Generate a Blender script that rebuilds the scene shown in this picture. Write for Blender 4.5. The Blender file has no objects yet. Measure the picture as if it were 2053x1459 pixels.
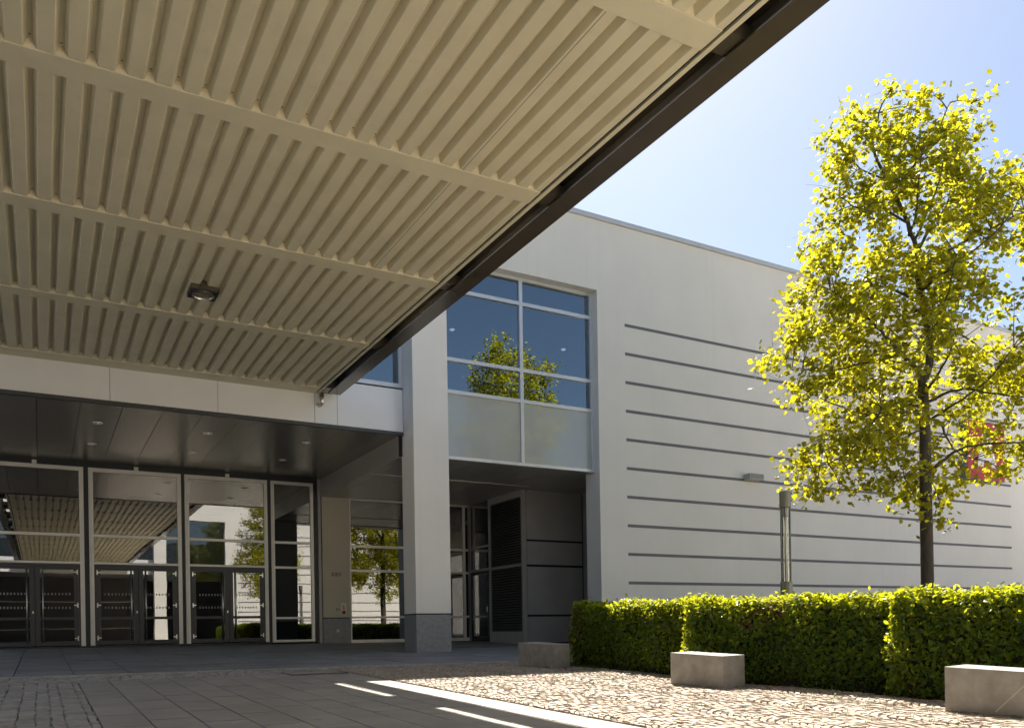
import bpy, bmesh, math, random
import numpy as np
from mathutils import Vector, Matrix

random.seed(7); RNG = np.random.default_rng(7)
S = bpy.context.scene
COL = S.collection

# ------------------------------------------------------------------ camera
XA = (0.8713, 0.0140, 0.4905)      # world X / Y / Z axes as (right, up, forward) of the lens
YA = (-0.4906, -0.0079, 0.8713)
ZA = (-0.0161, 0.9999, 0.0)
XV, ZV = Vector(XA).normalized(), Vector(ZA).normalized()
YV = Vector((-0.4906, -0.0079, 0.8713)).normalized()
cam = bpy.data.cameras.new("camera"); camo = bpy.data.objects.new("camera", cam); COL.objects.link(camo)
M = Matrix(((XV[0], XV[1], -XV[2], 0.0), (YV[0], YV[1], -YV[2], 0.0), (ZV[0], ZV[1], -ZV[2], 1.07), (0, 0, 0, 1)))
camo.matrix_world = M
cam.sensor_width = 36.0; cam.sensor_fit = 'HORIZONTAL'
cam.lens = 1677.8 / 2053 * 36.0
cam.shift_y = 0.2583
cam.clip_start = 0.05; cam.clip_end = 3000
S.camera = camo

# ------------------------------------------------------------------ sky, sun, exposure
SUN = Vector((0.378, 0.643, 1.0)).normalized()
world = bpy.data.worlds.new("World"); S.world = world; world.use_nodes = True
nt = world.node_tree
sky = nt.nodes.new('ShaderNodeTexSky'); sky.sky_type = 'NISHITA'; sky.sun_disc = False
sky.sun_elevation = math.asin(SUN.z); sky.sun_rotation = math.atan2(SUN.x, SUN.y)
sky.altitude = 100; sky.air_density = 1.0; sky.dust_density = 1.1; sky.ozone_density = 0.6
bg = nt.nodes['Background']; bg.inputs[1].default_value = 0.053
nt.links.new(sky.outputs[0], bg.inputs[0])
sl = bpy.data.lights.new("sun", 'SUN'); sl.energy = 5.0; sl.angle = math.radians(0.53); sl.color = (1.0, 0.93, 0.83)
so = bpy.data.objects.new("sun", sl); COL.objects.link(so)
so.rotation_euler = SUN.to_track_quat('Z', 'Y').to_euler(); so.location = (20, 40, 60)
S.view_settings.view_transform = 'Standard'; S.view_settings.look = 'None'
S.view_settings.exposure = 1.6; S.view_settings.gamma = 1.0
S.cycles.max_bounces = 10; S.cycles.diffuse_bounces = 5; S.cycles.glossy_bounces = 5
S.cycles.transparent_max_bounces = 12; S.cycles.transmission_bounces = 6
S.cycles.sample_clamp_indirect = 6.0
S.cycles.use_denoising = True

# ------------------------------------------------------------------ helpers
def gz(x, y):
    return -0.005 * np.clip(x, -20, 45) + 0.0225 * np.clip(np.where(np.asarray(y) > 0, y, -1.25*np.asarray(y)), 0, 36)

ORIG = {}
def thing(name, label, cat, loc=(0, 0, 0), group=None, kind=None):
    o = bpy.data.objects.new(name, None); COL.objects.link(o); o.location = loc
    o.empty_display_size = 0.2
    ORIG[o] = Vector(loc)
    o['label'] = label; o['category'] = cat
    if group: o['group'] = group
    if kind: o['kind'] = kind
    return o
def tag(o, label=None, cat=None, group=None, kind=None):
    if label: o['label'] = label
    if cat: o['category'] = cat
    if group: o['group'] = group
    if kind: o['kind'] = kind
    return o
def finish(me, name, mats, parent, origin=None, smooth=False):
    o = bpy.data.objects.new(name, me); COL.objects.link(o)
    for m in (mats if isinstance(mats, (list, tuple)) else [mats]): me.materials.append(m)
    org = Vector((0, 0, 0))
    if parent is not None:
        org = ORIG[parent]; o.parent = parent; ORIG[o] = org
    elif origin is not None:
        org = Vector(origin); o.location = org; ORIG[o] = org
    if org.length > 0: me.transform(Matrix.Translation(-org))
    if smooth: me.polygons.foreach_set('use_smooth', [True] * len(me.polygons))
    me.update()
    return o
class MB:
    def __init__(s): s.v = []; s.f = []; s.m = []
    def quad(s, a, b, c, d, m=0):
        n = len(s.v); s.v += [a, b, c, d]; s.f.append((n, n+1, n+2, n+3)); s.m.append(m); return s
    def poly(s, pts, m=0):
        n = len(s.v); s.v += list(pts); s.f.append(tuple(range(n, n+len(pts)))); s.m.append(m); return s
    def box(s, x0, x1, y0, y1, z0, z1, m=0):
        n = len(s.v)
        s.v += [(x0,y0,z0),(x1,y0,z0),(x1,y1,z0),(x0,y1,z0),(x0,y0,z1),(x1,y0,z1),(x1,y1,z1),(x0,y1,z1)]
        s.f += [(n,n+3,n+2,n+1),(n+4,n+5,n+6,n+7),(n,n+1,n+5,n+4),(n+1,n+2,n+6,n+5),(n+2,n+3,n+7,n+6),(n+3,n,n+4,n+7)]
        s.m += [m]*6; return s
    def prism(s, pts, y0, y1, m=0, axis='y'):      # closed outline in (x,z), extruded along y
        n = len(s.v); k = len(pts)
        if axis == 'y': s.v += [(p[0], y0, p[1]) for p in pts] + [(p[0], y1, p[1]) for p in pts]
        else: s.v += [(y0, p[0], p[1]) for p in pts] + [(y1, p[0], p[1]) for p in pts]
        for i in range(k):
            j = (i+1) % k; s.f.append((n+i, n+j, n+k+j, n+k+i)); s.m.append(m)
        s.f.append(tuple(n+i for i in reversed(range(k)))); s.f.append(tuple(n+k+i for i in range(k))); s.m += [m, m]
        return s
    def tube(s, pts, rad, seg=10, m=0, cap=True):
        n0 = len(s.v); pts = [Vector(p) for p in pts]
        rad = rad if isinstance(rad, (list, tuple)) else [rad]*len(pts)
        up = None
        for i, p in enumerate(pts):
            d = (pts[min(i+1, len(pts)-1)] - pts[max(i-1, 0)]).normalized()
            if up is None:
                up = Vector((0,0,1)) if abs(d.z) < .9 else Vector((1,0,0))
            a = d.cross(up).normalized(); up = a.cross(d).normalized(); b = up
            for k in range(seg):
                t = 2*math.pi*k/seg; q = p + (a*math.cos(t) + b*math.sin(t))*rad[i]; s.v.append(tuple(q))
        for i in range(len(pts)-1):
            for k in range(seg):
                k2 = (k+1) % seg
                s.f.append((n0+i*seg+k, n0+i*seg+k2, n0+(i+1)*seg+k2, n0+(i+1)*seg+k)); s.m.append(m)
        if cap:
            s.f.append(tuple(n0+k for k in reversed(range(seg)))); s.f.append(tuple(n0+(len(pts)-1)*seg+k for k in range(seg))); s.m += [m, m]
        return s
    def lathe(s, cx, cy, prof, seg=24, m=0):       # prof: (r, z)
        n0 = len(s.v)
        for r, z in prof:
            for k in range(seg):
                t = 2*math.pi*k/seg; s.v.append((cx+r*math.cos(t), cy+r*math.sin(t), z))
        for i in range(len(prof)-1):
            for k in range(seg):
                k2 = (k+1) % seg
                s.f.append((n0+i*seg+k, n0+i*seg+k2, n0+(i+1)*seg+k2, n0+(i+1)*seg+k)); s.m.append(m)
        return s
    def build(s, name, mats, parent=None, smooth=False, bevel=0, origin=None):
        me = bpy.data.meshes.new(name); me.from_pydata([tuple(p) for p in s.v], [], s.f)
        me.polygons.foreach_set('material_index', s.m)
        if bevel:
            bm = bmesh.new(); bm.from_mesh(me)
            bmesh.ops.bevel(bm, geom=[e for e in bm.edges if len(e.link_faces) == 2 and e.calc_face_angle(0) > .6], offset=bevel, segments=2, profile=.6, affect='EDGES')
            bm.to_mesh(me); bm.free()
        return finish(me, name, mats, parent, origin, smooth)
def np_mesh(name, V, F, mats, parent=None, mi=None, origin=None, smooth=False):
    """V (n,3), F list of equal length faces as array (k,q)"""
    me = bpy.data.meshes.new(name)
    V = np.asarray(V, dtype=np.float32); F = np.asarray(F, dtype=np.int32)
    me.vertices.add(len(V)); me.vertices.foreach_set('co', V.ravel())
    q = F.shape[1]
    me.loops.add(F.size); me.loops.foreach_set('vertex_index', F.ravel())
    me.polygons.add(len(F)); me.polygons.foreach_set('loop_start', np.arange(0, F.size, q, dtype=np.int32))
    me.polygons.foreach_set('loop_total', np.full(len(F), q, dtype=np.int32))
    if mi is not None: me.polygons.foreach_set('material_index', np.asarray(mi, dtype=np.int32))
    me.polygons.foreach_set('use_smooth', np.full(len(F), smooth))
    me.update(calc_edges=True); me.validate()
    return finish(me, name, mats, parent, origin, smooth)

# ------------------------------------------------------------------ materials
def mat(name, col, rough=.6, metal=0.0, var=0.0, vscale=3.0, bump=0.0, bscale=60.0, spec=.5, island=0.0, detail=4.0, streak=None, col2=None, stain=0.0, spots=0.0):
    m = bpy.data.materials.new(name); m.use_nodes = True; t = m.node_tree; L = t.links.new
    b = t.nodes['Principled BSDF']
    b.inputs['Roughness'].default_value = rough; b.inputs['Metallic'].default_value = metal
    b.inputs['Specular IOR Level'].default_value = spec
    c = col + (1,) if len(col) == 3 else col
    b.inputs['Base Color'].default_value = c
    geo = t.nodes.new('ShaderNodeNewGeometry')
    src = None
    def mixc(fac_socket, ca, cb):
        mx = t.nodes.new('ShaderNodeMix'); mx.data_type = 'RGBA'
        L(fac_socket, mx.inputs[0])
        if hasattr(ca, 'default_value') or isinstance(ca, bpy.types.NodeSocket): L(ca, mx.inputs[6])
        else: mx.inputs[6].default_value = ca
        mx.inputs[7].default_value = cb
        return mx.outputs[2]
    if var or col2:
        mp = t.nodes.new('ShaderNodeMapping'); L(geo.outputs['Position'], mp.inputs[0])
        if streak: mp.inputs['Scale'].default_value = streak
        n = t.nodes.new('ShaderNodeTexNoise'); n.inputs['Scale'].default_value = vscale; n.inputs['Detail'].default_value = detail
        L(mp.outputs[0], n.inputs['Vector'])
        rp = t.nodes.new('ShaderNodeMapRange'); rp.inputs[1].default_value = .3; rp.inputs[2].default_value = .7
        L(n.outputs[0], rp.inputs[0])
        lo = tuple(x*(1-var) for x in col) + (1,)
        hi = (tuple(x*(1+var) for x in col) + (1,)) if not col2 else col2 + (1,)
        src = mixc(rp.outputs[0], lo, hi)
    if island:
        ml = t.nodes.new('ShaderNodeMapRange'); ml.inputs[3].default_value = 1-island; ml.inputs[4].default_value = 1+island
        L(geo.outputs['Random Per Island'], ml.inputs[0])
        hs = t.nodes.new('ShaderNodeHueSaturation'); L(ml.outputs[0], hs.inputs['Value'])
        if src is None: hs.inputs['Color'].default_value = c
        else: L(src, hs.inputs['Color'])
        src = hs.outputs[0]
    def darken(fac_socket, amount):
        mm = t.nodes.new('ShaderNodeMapRange'); mm.inputs[3].default_value = 1.0; mm.inputs[4].default_value = 1.0-amount
        L(fac_socket, mm.inputs[0])
        h2 = t.nodes.new('ShaderNodeHueSaturation'); L(mm.outputs[0], h2.inputs['Value'])
        if src is None: h2.inputs['Color'].default_value = c
        else: L(src, h2.inputs['Color'])
        return h2.outputs[0]
    if stain:                       # rain streaks and blotches
        for sc_, vs, a0, a1 in (((5.0, 5.0, .12), 1.0, .55, .8),):
            mp = t.nodes.new('ShaderNodeMapping'); L(geo.outputs['Position'], mp.inputs[0]); mp.inputs['Scale'].default_value = sc_
            n = t.nodes.new('ShaderNodeTexNoise'); n.inputs['Scale'].default_value = vs; n.inputs['Detail'].default_value = 6
            L(mp.outputs[0], n.inputs['Vector'])
            rp = t.nodes.new('ShaderNodeMapRange'); rp.inputs[1].default_value = a0; rp.inputs[2].default_value = a1; L(n.outputs[0], rp.inputs[0])
            src = darken(rp.outputs[0], stain)
    if spots:                       # gum spots and drips
        v = t.nodes.new('ShaderNodeTexVoronoi'); v.inputs['Scale'].default_value = 2.2; L(geo.outputs['Position'], v.inputs['Vector'])
        rp = t.nodes.new('ShaderNodeMapRange'); rp.inputs[1].default_value = .11; rp.inputs[2].default_value = .06; L(v.outputs['Distance'], rp.inputs[0])
        src = darken(rp.outputs[0], spots)
    if src is not None: L(src, b.inputs['Base Color'])
    if bump:
        n2 = t.nodes.new('ShaderNodeTexNoise'); n2.inputs['Scale'].default_value = bscale; n2.inputs['Detail'].default_value = 5
        L(geo.outputs['Position'], n2.inputs['Vector'])
        bp = t.nodes.new('ShaderNodeBump'); bp.inputs['Strength'].default_value = bump; bp.inputs['Distance'].default_value = .01
        L(n2.outputs[0], bp.inputs['Height']); L(bp.outputs[0], b.inputs['Normal'])
    return m
def glass(name, refl=.2, tint=(.42, .47, .46), wav=.03, gcol=(1, 1, 1)):
    m = bpy.data.materials.new(name); m.use_nodes = True; t = m.node_tree; L = t.links.new
    for n in list(t.nodes):
        if n.type != 'OUTPUT_MATERIAL': t.nodes.remove(n)
    out = [n for n in t.nodes if n.type == 'OUTPUT_MATERIAL'][0]
    tr = t.nodes.new('ShaderNodeBsdfTransparent'); tr.inputs[0].default_value = tint + (1,)
    gl = t.nodes.new('ShaderNodeBsdfGlossy'); gl.inputs['Roughness'].default_value = 0.0; gl.inputs['Color'].default_value = gcol + (1,)
    geo = t.nodes.new('ShaderNodeNewGeometry'); n = t.nodes.new('ShaderNodeTexNoise'); n.inputs['Scale'].default_value = .9; n.inputs['Detail'].default_value = 1
    n.noise_dimensions = '4D'; mw = t.nodes.new('ShaderNodeMath'); mw.operation = 'MULTIPLY'; mw.inputs[1].default_value = 40; L(geo.outputs['Random Per Island'], mw.inputs[0]); L(mw.outputs[0], n.inputs['W'])
    L(geo.outputs['Position'], n.inputs['Vector'])
    bp = t.nodes.new('ShaderNodeBump'); bp.inputs['Strength'].default_value = wav; bp.inputs['Distance'].default_value = .1
    L(n.outputs[0], bp.inputs['Height']); L(bp.outputs[0], gl.inputs['Normal'])
    fr = t.nodes.new('ShaderNodeFresnel'); fr.inputs[0].default_value = 1.5
    mr = t.nodes.new('ShaderNodeMapRange'); mr.inputs[3].default_value = refl; mr.inputs[4].default_value = 1.0
    L(fr.outputs[0], mr.inputs[0])
    mx = t.nodes.new('ShaderNodeMixShader'); L(mr.outputs[0], mx.inputs[0]); L(tr.outputs[0], mx.inputs[1]); L(gl.outputs[0], mx.inputs[2])
    L(mx.outputs[0], out.inputs['Surface'])
    return m
def leafmat(name, c1, c2, tcol, tfac=.5, rough=.45, spec=.35):
    m = bpy.data.materials.new(name); m.use_nodes = True; t = m.node_tree; L = t.links.new
    b = t.nodes['Principled BSDF']; out = [n for n in t.nodes if n.type == 'OUTPUT_MATERIAL'][0]
    geo = t.nodes.new('ShaderNodeNewGeometry')
    mx = t.nodes.new('ShaderNodeMix'); mx.data_type = 'RGBA'; L(geo.outputs['Random Per Island'], mx.inputs[0])
    mx.inputs[6].default_value = c1 + (1,); mx.inputs[7].default_value = c2 + (1,)
    L(mx.outputs[2], b.inputs['Base Color']); b.inputs['Roughness'].default_value = rough; b.inputs['Specular IOR Level'].default_value = spec
    tr = t.nodes.new('ShaderNodeBsdfTranslucent')
    hs = t.nodes.new('ShaderNodeHueSaturation'); hs.inputs['Color'].default_value = tcol + (1,)
    mr = t.nodes.new('ShaderNodeMapRange'); mr.inputs[3].default_value = .32; mr.inputs[4].default_value = 1.12
    L(geo.outputs['Random Per Island'], mr.inputs[0]); L(mr.outputs[0], hs.inputs['Value']); L(hs.outputs[0], tr.inputs[0])
    ms = t.nodes.new('ShaderNodeMixShader'); ms.inputs[0].default_value = tfac
    L(b.outputs[0], ms.inputs[1]); L(tr.outputs[0], ms.inputs[2]); L(ms.outputs[0], out.inputs['Surface'])
    return m

M_column = mat('column_render_lit', (.80, .775, .72), .9, var=.03, vscale=.7, bump=.12, bscale=140, spec=.2, stain=.03)  # brighter copy of the white render, standing in for ground bounce light
M_render = mat('white_render', (.70, .685, .64), .9, var=.03, vscale=.7, bump=.12, bscale=140, spec=.2, stain=.035)
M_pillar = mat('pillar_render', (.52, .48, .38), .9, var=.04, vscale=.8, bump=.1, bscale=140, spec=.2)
M_stripe = mat('stripe_grey', (.13, .135, .145), .7, var=.08, vscale=2)
M_plinth = mat('plinth_stone', (.24, .24, .245), .6, var=.16, vscale=9, detail=8)
M_coping = mat('coping_metal', (.50, .52, .55), .45, metal=.2, var=.05, vscale=1)
M_fascia = mat('fascia_panel', (.80, .80, .79), .36, metal=.12, var=.03, vscale=1.2)
M_trim = mat('dark_trim', (.05, .052, .055), .4)
M_soffit = mat('soffit_panel', (.36, .345, .305), .27, metal=.65, var=.10, vscale=.9, streak=(3, .25, 1))
M_soffit2 = mat('recess_soffit_panel', (.46, .45, .41), .35, metal=.4, var=.06, vscale=.8)
M_alu = mat('aluminium_frame', (.72, .69, .62), .42, metal=.2, var=.04, vscale=2)
M_aluw = mat('window_frame_aluminium', (.62, .64, .67), .35, metal=.4, var=.03)
M_black = mat('black_frame', (.016, .016, .018), .5)
M_anth = mat('anthracite_door', (.028, .028, .030), .38, var=.1, vscale=4)
M_steel = mat('brushed_steel', (.62, .60, .55), .28, metal=1.0)
M_glass = glass('entrance_glass', .165, (.27, .30, .29), wav=.009)
M_wglass = glass('window_glass', .23, (.30, .36, .40), wav=.02, gcol=(.86, .95, 1.0))
M_spandrel = mat('frosted_spandrel', (.40, .42, .40), .05, spec=1.0, var=.03, vscale=3)
M_canopy = mat('canopy_cream_paint', (.69, .635, .45), .5, var=.05, vscale=1.5, bump=.05, bscale=30, stain=.07)
M_canopyhid = mat('canopy_screw', (.05, .045, .04), .5)
M_closure = mat('canopy_closure_paint', (.72, .65, .46), .5)
M_beam = mat('brown_steel', (.090, .074, .052), .22, metal=.2, var=.08, vscale=2)
M_pale = mat('pale_lamp_metal', (.42, .42, .39), .45, metal=.2)
M_dark = mat('dark_gap', (.012, .012, .012), .8)
M_roof = mat('roof_sheet', (.42, .43, .45), .5, metal=.3)
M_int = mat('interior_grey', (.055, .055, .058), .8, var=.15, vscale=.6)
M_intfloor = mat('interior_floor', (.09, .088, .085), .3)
M_clad = mat('recess_cladding', (.34, .33, .315), .5, var=.06, vscale=1.2)
M_louvre = mat('louvre_metal', (.12, .12, .11), .5, metal=.3)
M_conc = mat('bench_granite', (.27, .25, .222), .75, var=.12, vscale=7, detail=12, bump=.18, bscale=90, col2=(.34, .32, .29), stain=.12)
M_slab = mat('path_slab', (.345, .315, .275), .8, var=.12, vscale=1.6, detail=8, bump=.08, bscale=120, island=.05, spec=.25, spots=.22)
M_plat = mat('platform_slab', (.235, .23, .228), .55, var=.15, vscale=.9, detail=8, bump=.06, bscale=100, island=.13, spec=.5)
M_kerb = mat('kerb_stone', (.46, .43, .37), .7, var=.14, vscale=5, island=.1)
M_cob = mat('granite_sett', (.37, .31, .248), .8, var=.16, vscale=20, detail=8, bump=.2, bscale=120, island=.15, spec=.25)
M_bed = mat('joint_sand', (.13, .11, .085), .95, var=.3, vscale=15)
M_ground = mat('plaza_ground', (.50, .455, .40), .85, var=.2, vscale=3, detail=8)
M_soil = mat('bed_soil', (.06, .045, .03), .95, var=.4, vscale=12, bump=.6, bscale=25)
M_bark = mat('bark', (.075, .062, .045), .9, var=.35, vscale=14, bump=.8, bscale=40, streak=(1, 1, .25))
M_twig = mat('twig_bark', (.085, .07, .04), .9)
M_treeleaf = leafmat('tree_leaf', (.11, .14, .010), (.20, .21, .014), (.82, .76, .02), .55)
M_hedgeleaf = leafmat('hedge_leaf', (.018, .056, .006), (.055, .118, .011), (.88, .90, .025), .43, rough=.42, spec=.35)
M_dryleaf = leafmat('dry_leaf', (.10, .05, .025), (.16, .09, .04), (.30, .15, .05), .3)
M_core = mat('hedge_dark_core', (.022, .022, .010), .95, var=.5, vscale=20)  # for the solid core that stops light inside the hedges
M_grass = leafmat('grass_blade', (.04, .08, .012), (.08, .13, .02), (.2, .3, .03), .3)
M_lampmetal = mat('lamp_olive_metal', (.22, .22, .165), .42, metal=.35, var=.05)
M_lampglass = glass('lamp_glass', .12, (.86, .86, .80), wav=.0)
M_lamptube = mat('lamp_reflector', (.72, .68, .52), .4, metal=.3)
M_red = mat('red_sign_face', (.42, .018, .03), .5, var=.05)
M_white = mat('white_sign_face', (.78, .78, .78), .5)
M_cream = mat('cream_plate', (.70, .62, .45), .5)
M_darkred = mat('dark_red', (.16, .02, .015), .5)
M_pinkplate = mat('pale_plate', (.42, .36, .32), .5)
M_ink = mat('print_ink', (.03, .03, .03), .6)
M_lens = mat('lamp_lens', (.22, .21, .14), .15, spec=.8)
M_mark = mat('glass_dash_print', (.30, .30, .29), .6)
M_lit = mat('lit_lamp', (.9, .9, .85)); M_lit.node_tree.nodes['Principled BSDF'].inputs['Emission Color'].default_value = (1, .95, .85, 1); M_lit.node_tree.nodes['Principled BSDF'].inputs['Emission Strength'].default_value = 1.5
M_wing = mat('dark_cladding', (.09, .088, .086), .7, var=.1, vscale=.5)
M_iron = mat('cast_iron', (.12, .115, .11), .55, metal=.3, var=.2, vscale=30, bump=.5, bscale=60)

# ------------------------------------------------------------------ ground
def sheet(name, xs, ys, dz, m, kind='structure'):
    V = []; F = []
    for y in ys:
        for x in xs: V.append((x, y, float(gz(x, y)) + dz))
    nx = len(xs)
    for j in range(len(ys)-1):
        for i in range(nx-1): F.append((j*nx+i, j*nx+i+1, (j+1)*nx+i+1, (j+1)*nx+i))
    me = bpy.data.meshes.new(name); me.from_pydata(V, [], F)
    o = finish(me, name, m, None); o['kind'] = kind; return o
sheet('ground', [-900, -200, -60, -20, 0, 20, 45, 100, 300, 900], [-900, -200, -60, -14, 0, 15, 36, 80, 300, 900], -.075, M_ground)
sheet('road', [-60, -20, -4.55], [-60, -20, 0, 15, 29], -.035, mat('asphalt', (.055, .056, .06), .85, var=.2, vscale=6))  # unseen road, added dark to cut bounce light under the canopy
sheet('paving_bed', [-4.5, 0, 5, 9.9], [2.5, 8, 16.62], -.028, M_bed)
sheet('planting_bed', [9.0, 14, 30, 40], [2.0, 8, 14, 20.5], -.045, M_soil)

def stones(name, cells, m, hcrown=.012, inset=.16, zj=.005, tilt=.03, smooth=True):
    """cells: array (n,4,2) corner points of each stone, counter clockwise"""
    C = np.asarray(cells, dtype=float); n = len(C)
    ctr = C.mean(axis=1, keepdims=True)
    base = C; mid = ctr + (C-ctr)*.985; top = ctr + (C-ctr)*(1-inset)
    zc = gz(C[:, :, 0], C[:, :, 1])
    zr = RNG.normal(0, zj, (n, 1)); tx = RNG.normal(0, tilt, (n, 1)); ty = RNG.normal(0, tilt, (n, 1))
    def z(P, add): 
        d = P - ctr
        return gz(P[:, :, 0], P[:, :, 1]) + zr + d[:, :, 0]*tx + d[:, :, 1]*ty + add
    V = np.concatenate([np.dstack([base[:, :, 0], base[:, :, 1], z(base, -.05)]),
                        np.dstack([mid[:, :, 0], mid[:, :, 1], z(mid, -hcrown)]),
                        np.dstack([top[:, :, 0], top[:, :, 1], z(top, 0)])], axis=1)   # n,12,3
    t = []
    for r in (0, 4):
        for i in range(4): t.append((r+i, r+(i+1) % 4, r+4+(i+1) % 4, r+4+i))
    t.append((8, 9, 10, 11)); t = np.array(t)
    F = (t[None] + (np.arange(n)*12)[:, None, None]).reshape(-1, 4)
    o = np_mesh(name, V.reshape(-1, 3), F, m, smooth=False); o['kind'] = 'structure'; return o
def rect_cells(x0, x1, y0, y1, px, py, gap, jit=0.0, along='y', stag=.5, wob=0.0):
    cells = []
    if along == 'y':
        x = x0; c = 0
        while x < x1 - .02:
            w = min(px*(1+random.uniform(-jit, jit)), x1-x); y = y0 - (py*stag if c % 2 else 0) - random.uniform(0, py*jit)
            while y < y1:
                h = py*(1+random.uniform(-jit, jit)); a, b = max(y, y0), min(y+h, y1)
                if b-a > .03:
                    j = lambda: random.uniform(-1, 1)*(gap*jit*1.2+wob)
                    cells.append([(x+gap/2+j(), a+gap/2+j()), (x+w-gap/2+j(), a+gap/2+j()), (x+w-gap/2+j(), b-gap/2+j()), (x+gap/2+j(), b-gap/2+j())])
                y += h
            x += w; c += 1
    else:
        for q in rect_cells(y0, y1, x0, x1, px, py, gap, jit, 'y', stag):
            cells.append([(q[3][1], q[3][0]), (q[2][1], q[2][0]), (q[1][1], q[1][0]), (q[0][1], q[0][0])][::-1])
            cells[-1] = [(q[0][1], q[0][0]), (q[3][1], q[3][0]), (q[2][1], q[2][0]), (q[1][1], q[1][0])]
    return cells
# long slabs under the canopy
stones('slab_path', rect_cells(.50, 4.95, 2.5, 15.02, .445, 1.05, .012, 0.02), M_slab, hcrown=.004, inset=.01, zj=.0012, tilt=.0015)
# arc-laid setts
def arc_cells(x0, x1, y0, y1, W=1.25, s=.098, sag=.40):
    cells = []
    nW = int((x1-x0)/W) + 2
    R = (W*W/4 + sag*sag)/(2*sag)
    for k in range(-1, nW):
        xc = x0 + (k+.5)*W + random.uniform(-.05, .05); yo = random.uniform(0, s); ph = random.random()
        th = math.asin(min(1, W/2/R))
        rows = int((y1-y0+2)/s)
        for r in range(rows):
            yb = y0 - 1 + r*s + yo + .02*math.sin(r*.7+k*2)
            n = max(3, int(round(2*th*R/(s*1.02)))); off = ((r % 2)*.5 + random.uniform(-.18, .18) + ph) % 1
            for i in range(n+1):
                a0 = -th + (i-off)*2*th/n; a1 = a0 + 2*th/n
                a0c, a1c = max(a0, -th), min(a1, th)
                if a1c - a0c < .3*2*th/n: continue
                g = .011
                pts = []
                for (a, dy) in ((a0c, 0), (a1c, 0), (a1c, s), (a0c, s)):
                    sx = xc + R*math.sin(a); sy = yb + R*math.cos(a) - R + sag + dy
                    pts.append([sx, sy])
                cx = sum(p[0] for p in pts)/4; cy = sum(p[1] for p in pts)/4
                if not (x0 < cx < x1 and y0 < cy < y1): continue
                f = 1 - g/s*random.uniform(.7, 1.9)
                j = .0095
                cells.append([(cx+(p[0]-cx)*f+random.uniform(-j, j), cy+(p[1]-cy)*f+random.uniform(-j, j)) for p in pts])
    return cells
stones('sett_paving', arc_cells(5.0, 9.75, 2.6, 16.6), M_cob, hcrown=.010, inset=.13, zj=.004, tilt=.05)
M_marg = mat('margin_sett', (.34, .315, .285), .8, var=.16, vscale=16, detail=8, bump=.2, bscale=120, island=.16, spec=.25)
stones('sett_strip', rect_cells(-4.4, 4.98, 15.06, 16.6, .15, .17, .018, .22, 'x'), M_marg, hcrown=.012, inset=.2, zj=.004, tilt=.03)
stones('sett_margin', rect_cells(-4.4, .495, 2.6, 15.05,   .17, .15, .008, .35, 'y', .5, .011), M_marg, hcrown=.008, inset=.10, zj=.004, tilt=.03)
stones('kerb', rect_cells(-6, 16.5, 16.62, 16.82, .2, .85, .008, .05, 'x'), M_kerb, hcrown=.003, inset=.02, zj=.001, tilt=.001)
stones('platform_paving', rect_cells(-6, 22, 16.83, 30.6, .93, .62, .013, .01, 'y'), M_plat, hcrown=.004, inset=.008, zj=.0015, tilt=.0015)

# ------------------------------------------------------------------ the hall
hall = thing('exhibition_hall', 'pale rendered exhibition hall with dark wall stripes and glazed entrance', 'building', (9.2, 22, .6))
# right wing wall with its stripes
w = MB(); w.box(15.62, 46, 21.87, 22.65, -.2, 14.07)
for k in range(10):
    z = 2.503 + k*.9314
    w.box(16.70, 38.31, 21.862, 21.871, z-.048, z+.048, 1)
w.build('wall', [M_render, M_stripe], hall)
w = MB(); w.box(-5, 15.618, 21.87, 22.65, 11.83, 14.07); w.build('wall', M_render, hall)
w = MB().box(-5, 46, 22.66, 60, 13.2, 13.9); w.build('roof', M_roof, hall)
MB().box(-5, -4.8, 22.66, 60, 6.8, 13.2).build('wall', M_render, hall); MB().box(45.8, 46, 22.66, 60, 0, 13.2).build('wall', M_render, hall)
x = -5.1
while x < 46:
    MB().box(x+.004, min(x+5.0, 46.1)-.004, 21.78, 22.74, 14.07, 14.215).build('coping', M_coping, hall, bevel=.008); x += 5.0
# big columns
def column(x0, x1):
    c = MB().box(x0, x1, 21.87, 22.76, 1.545, 11.83).build('column', M_column, hall, bevel=.012)
    MB().box(x0+.012, x1-.012, 21.882, 22.748, 1.51, 1.545).build('shadow_joint', M_dark, c)
    MB().box(x0-.004, x1-.008, 21.865, 22.765, .2, 1.51).build('plinth', M_plinth, c, bevel=.008)
column(9.225, 10.315); column(-4.8, -3.71)
# fascia over the entrance
f = MB()
edges = [-3.7, -.98, 1.552, 4.083, 6.624, 7.264, 9.215]
for a, b in zip(edges[:-1], edges[1:]): MB().box(a+.005, b-.005, 22.59, 22.66, 6.80, 8.02).build('fascia_panel', M_fascia, hall, bevel=.004)
MB().box(-3.7, 9.215, 22.61, 22.66, 6.80, 8.05).build('fascia_backing', M_trim, hall)
MB().box(-3.7, 9.222, 22.585, 22.68, 6.70, 6.795).build('fascia_edge', M_trim, hall)
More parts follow.
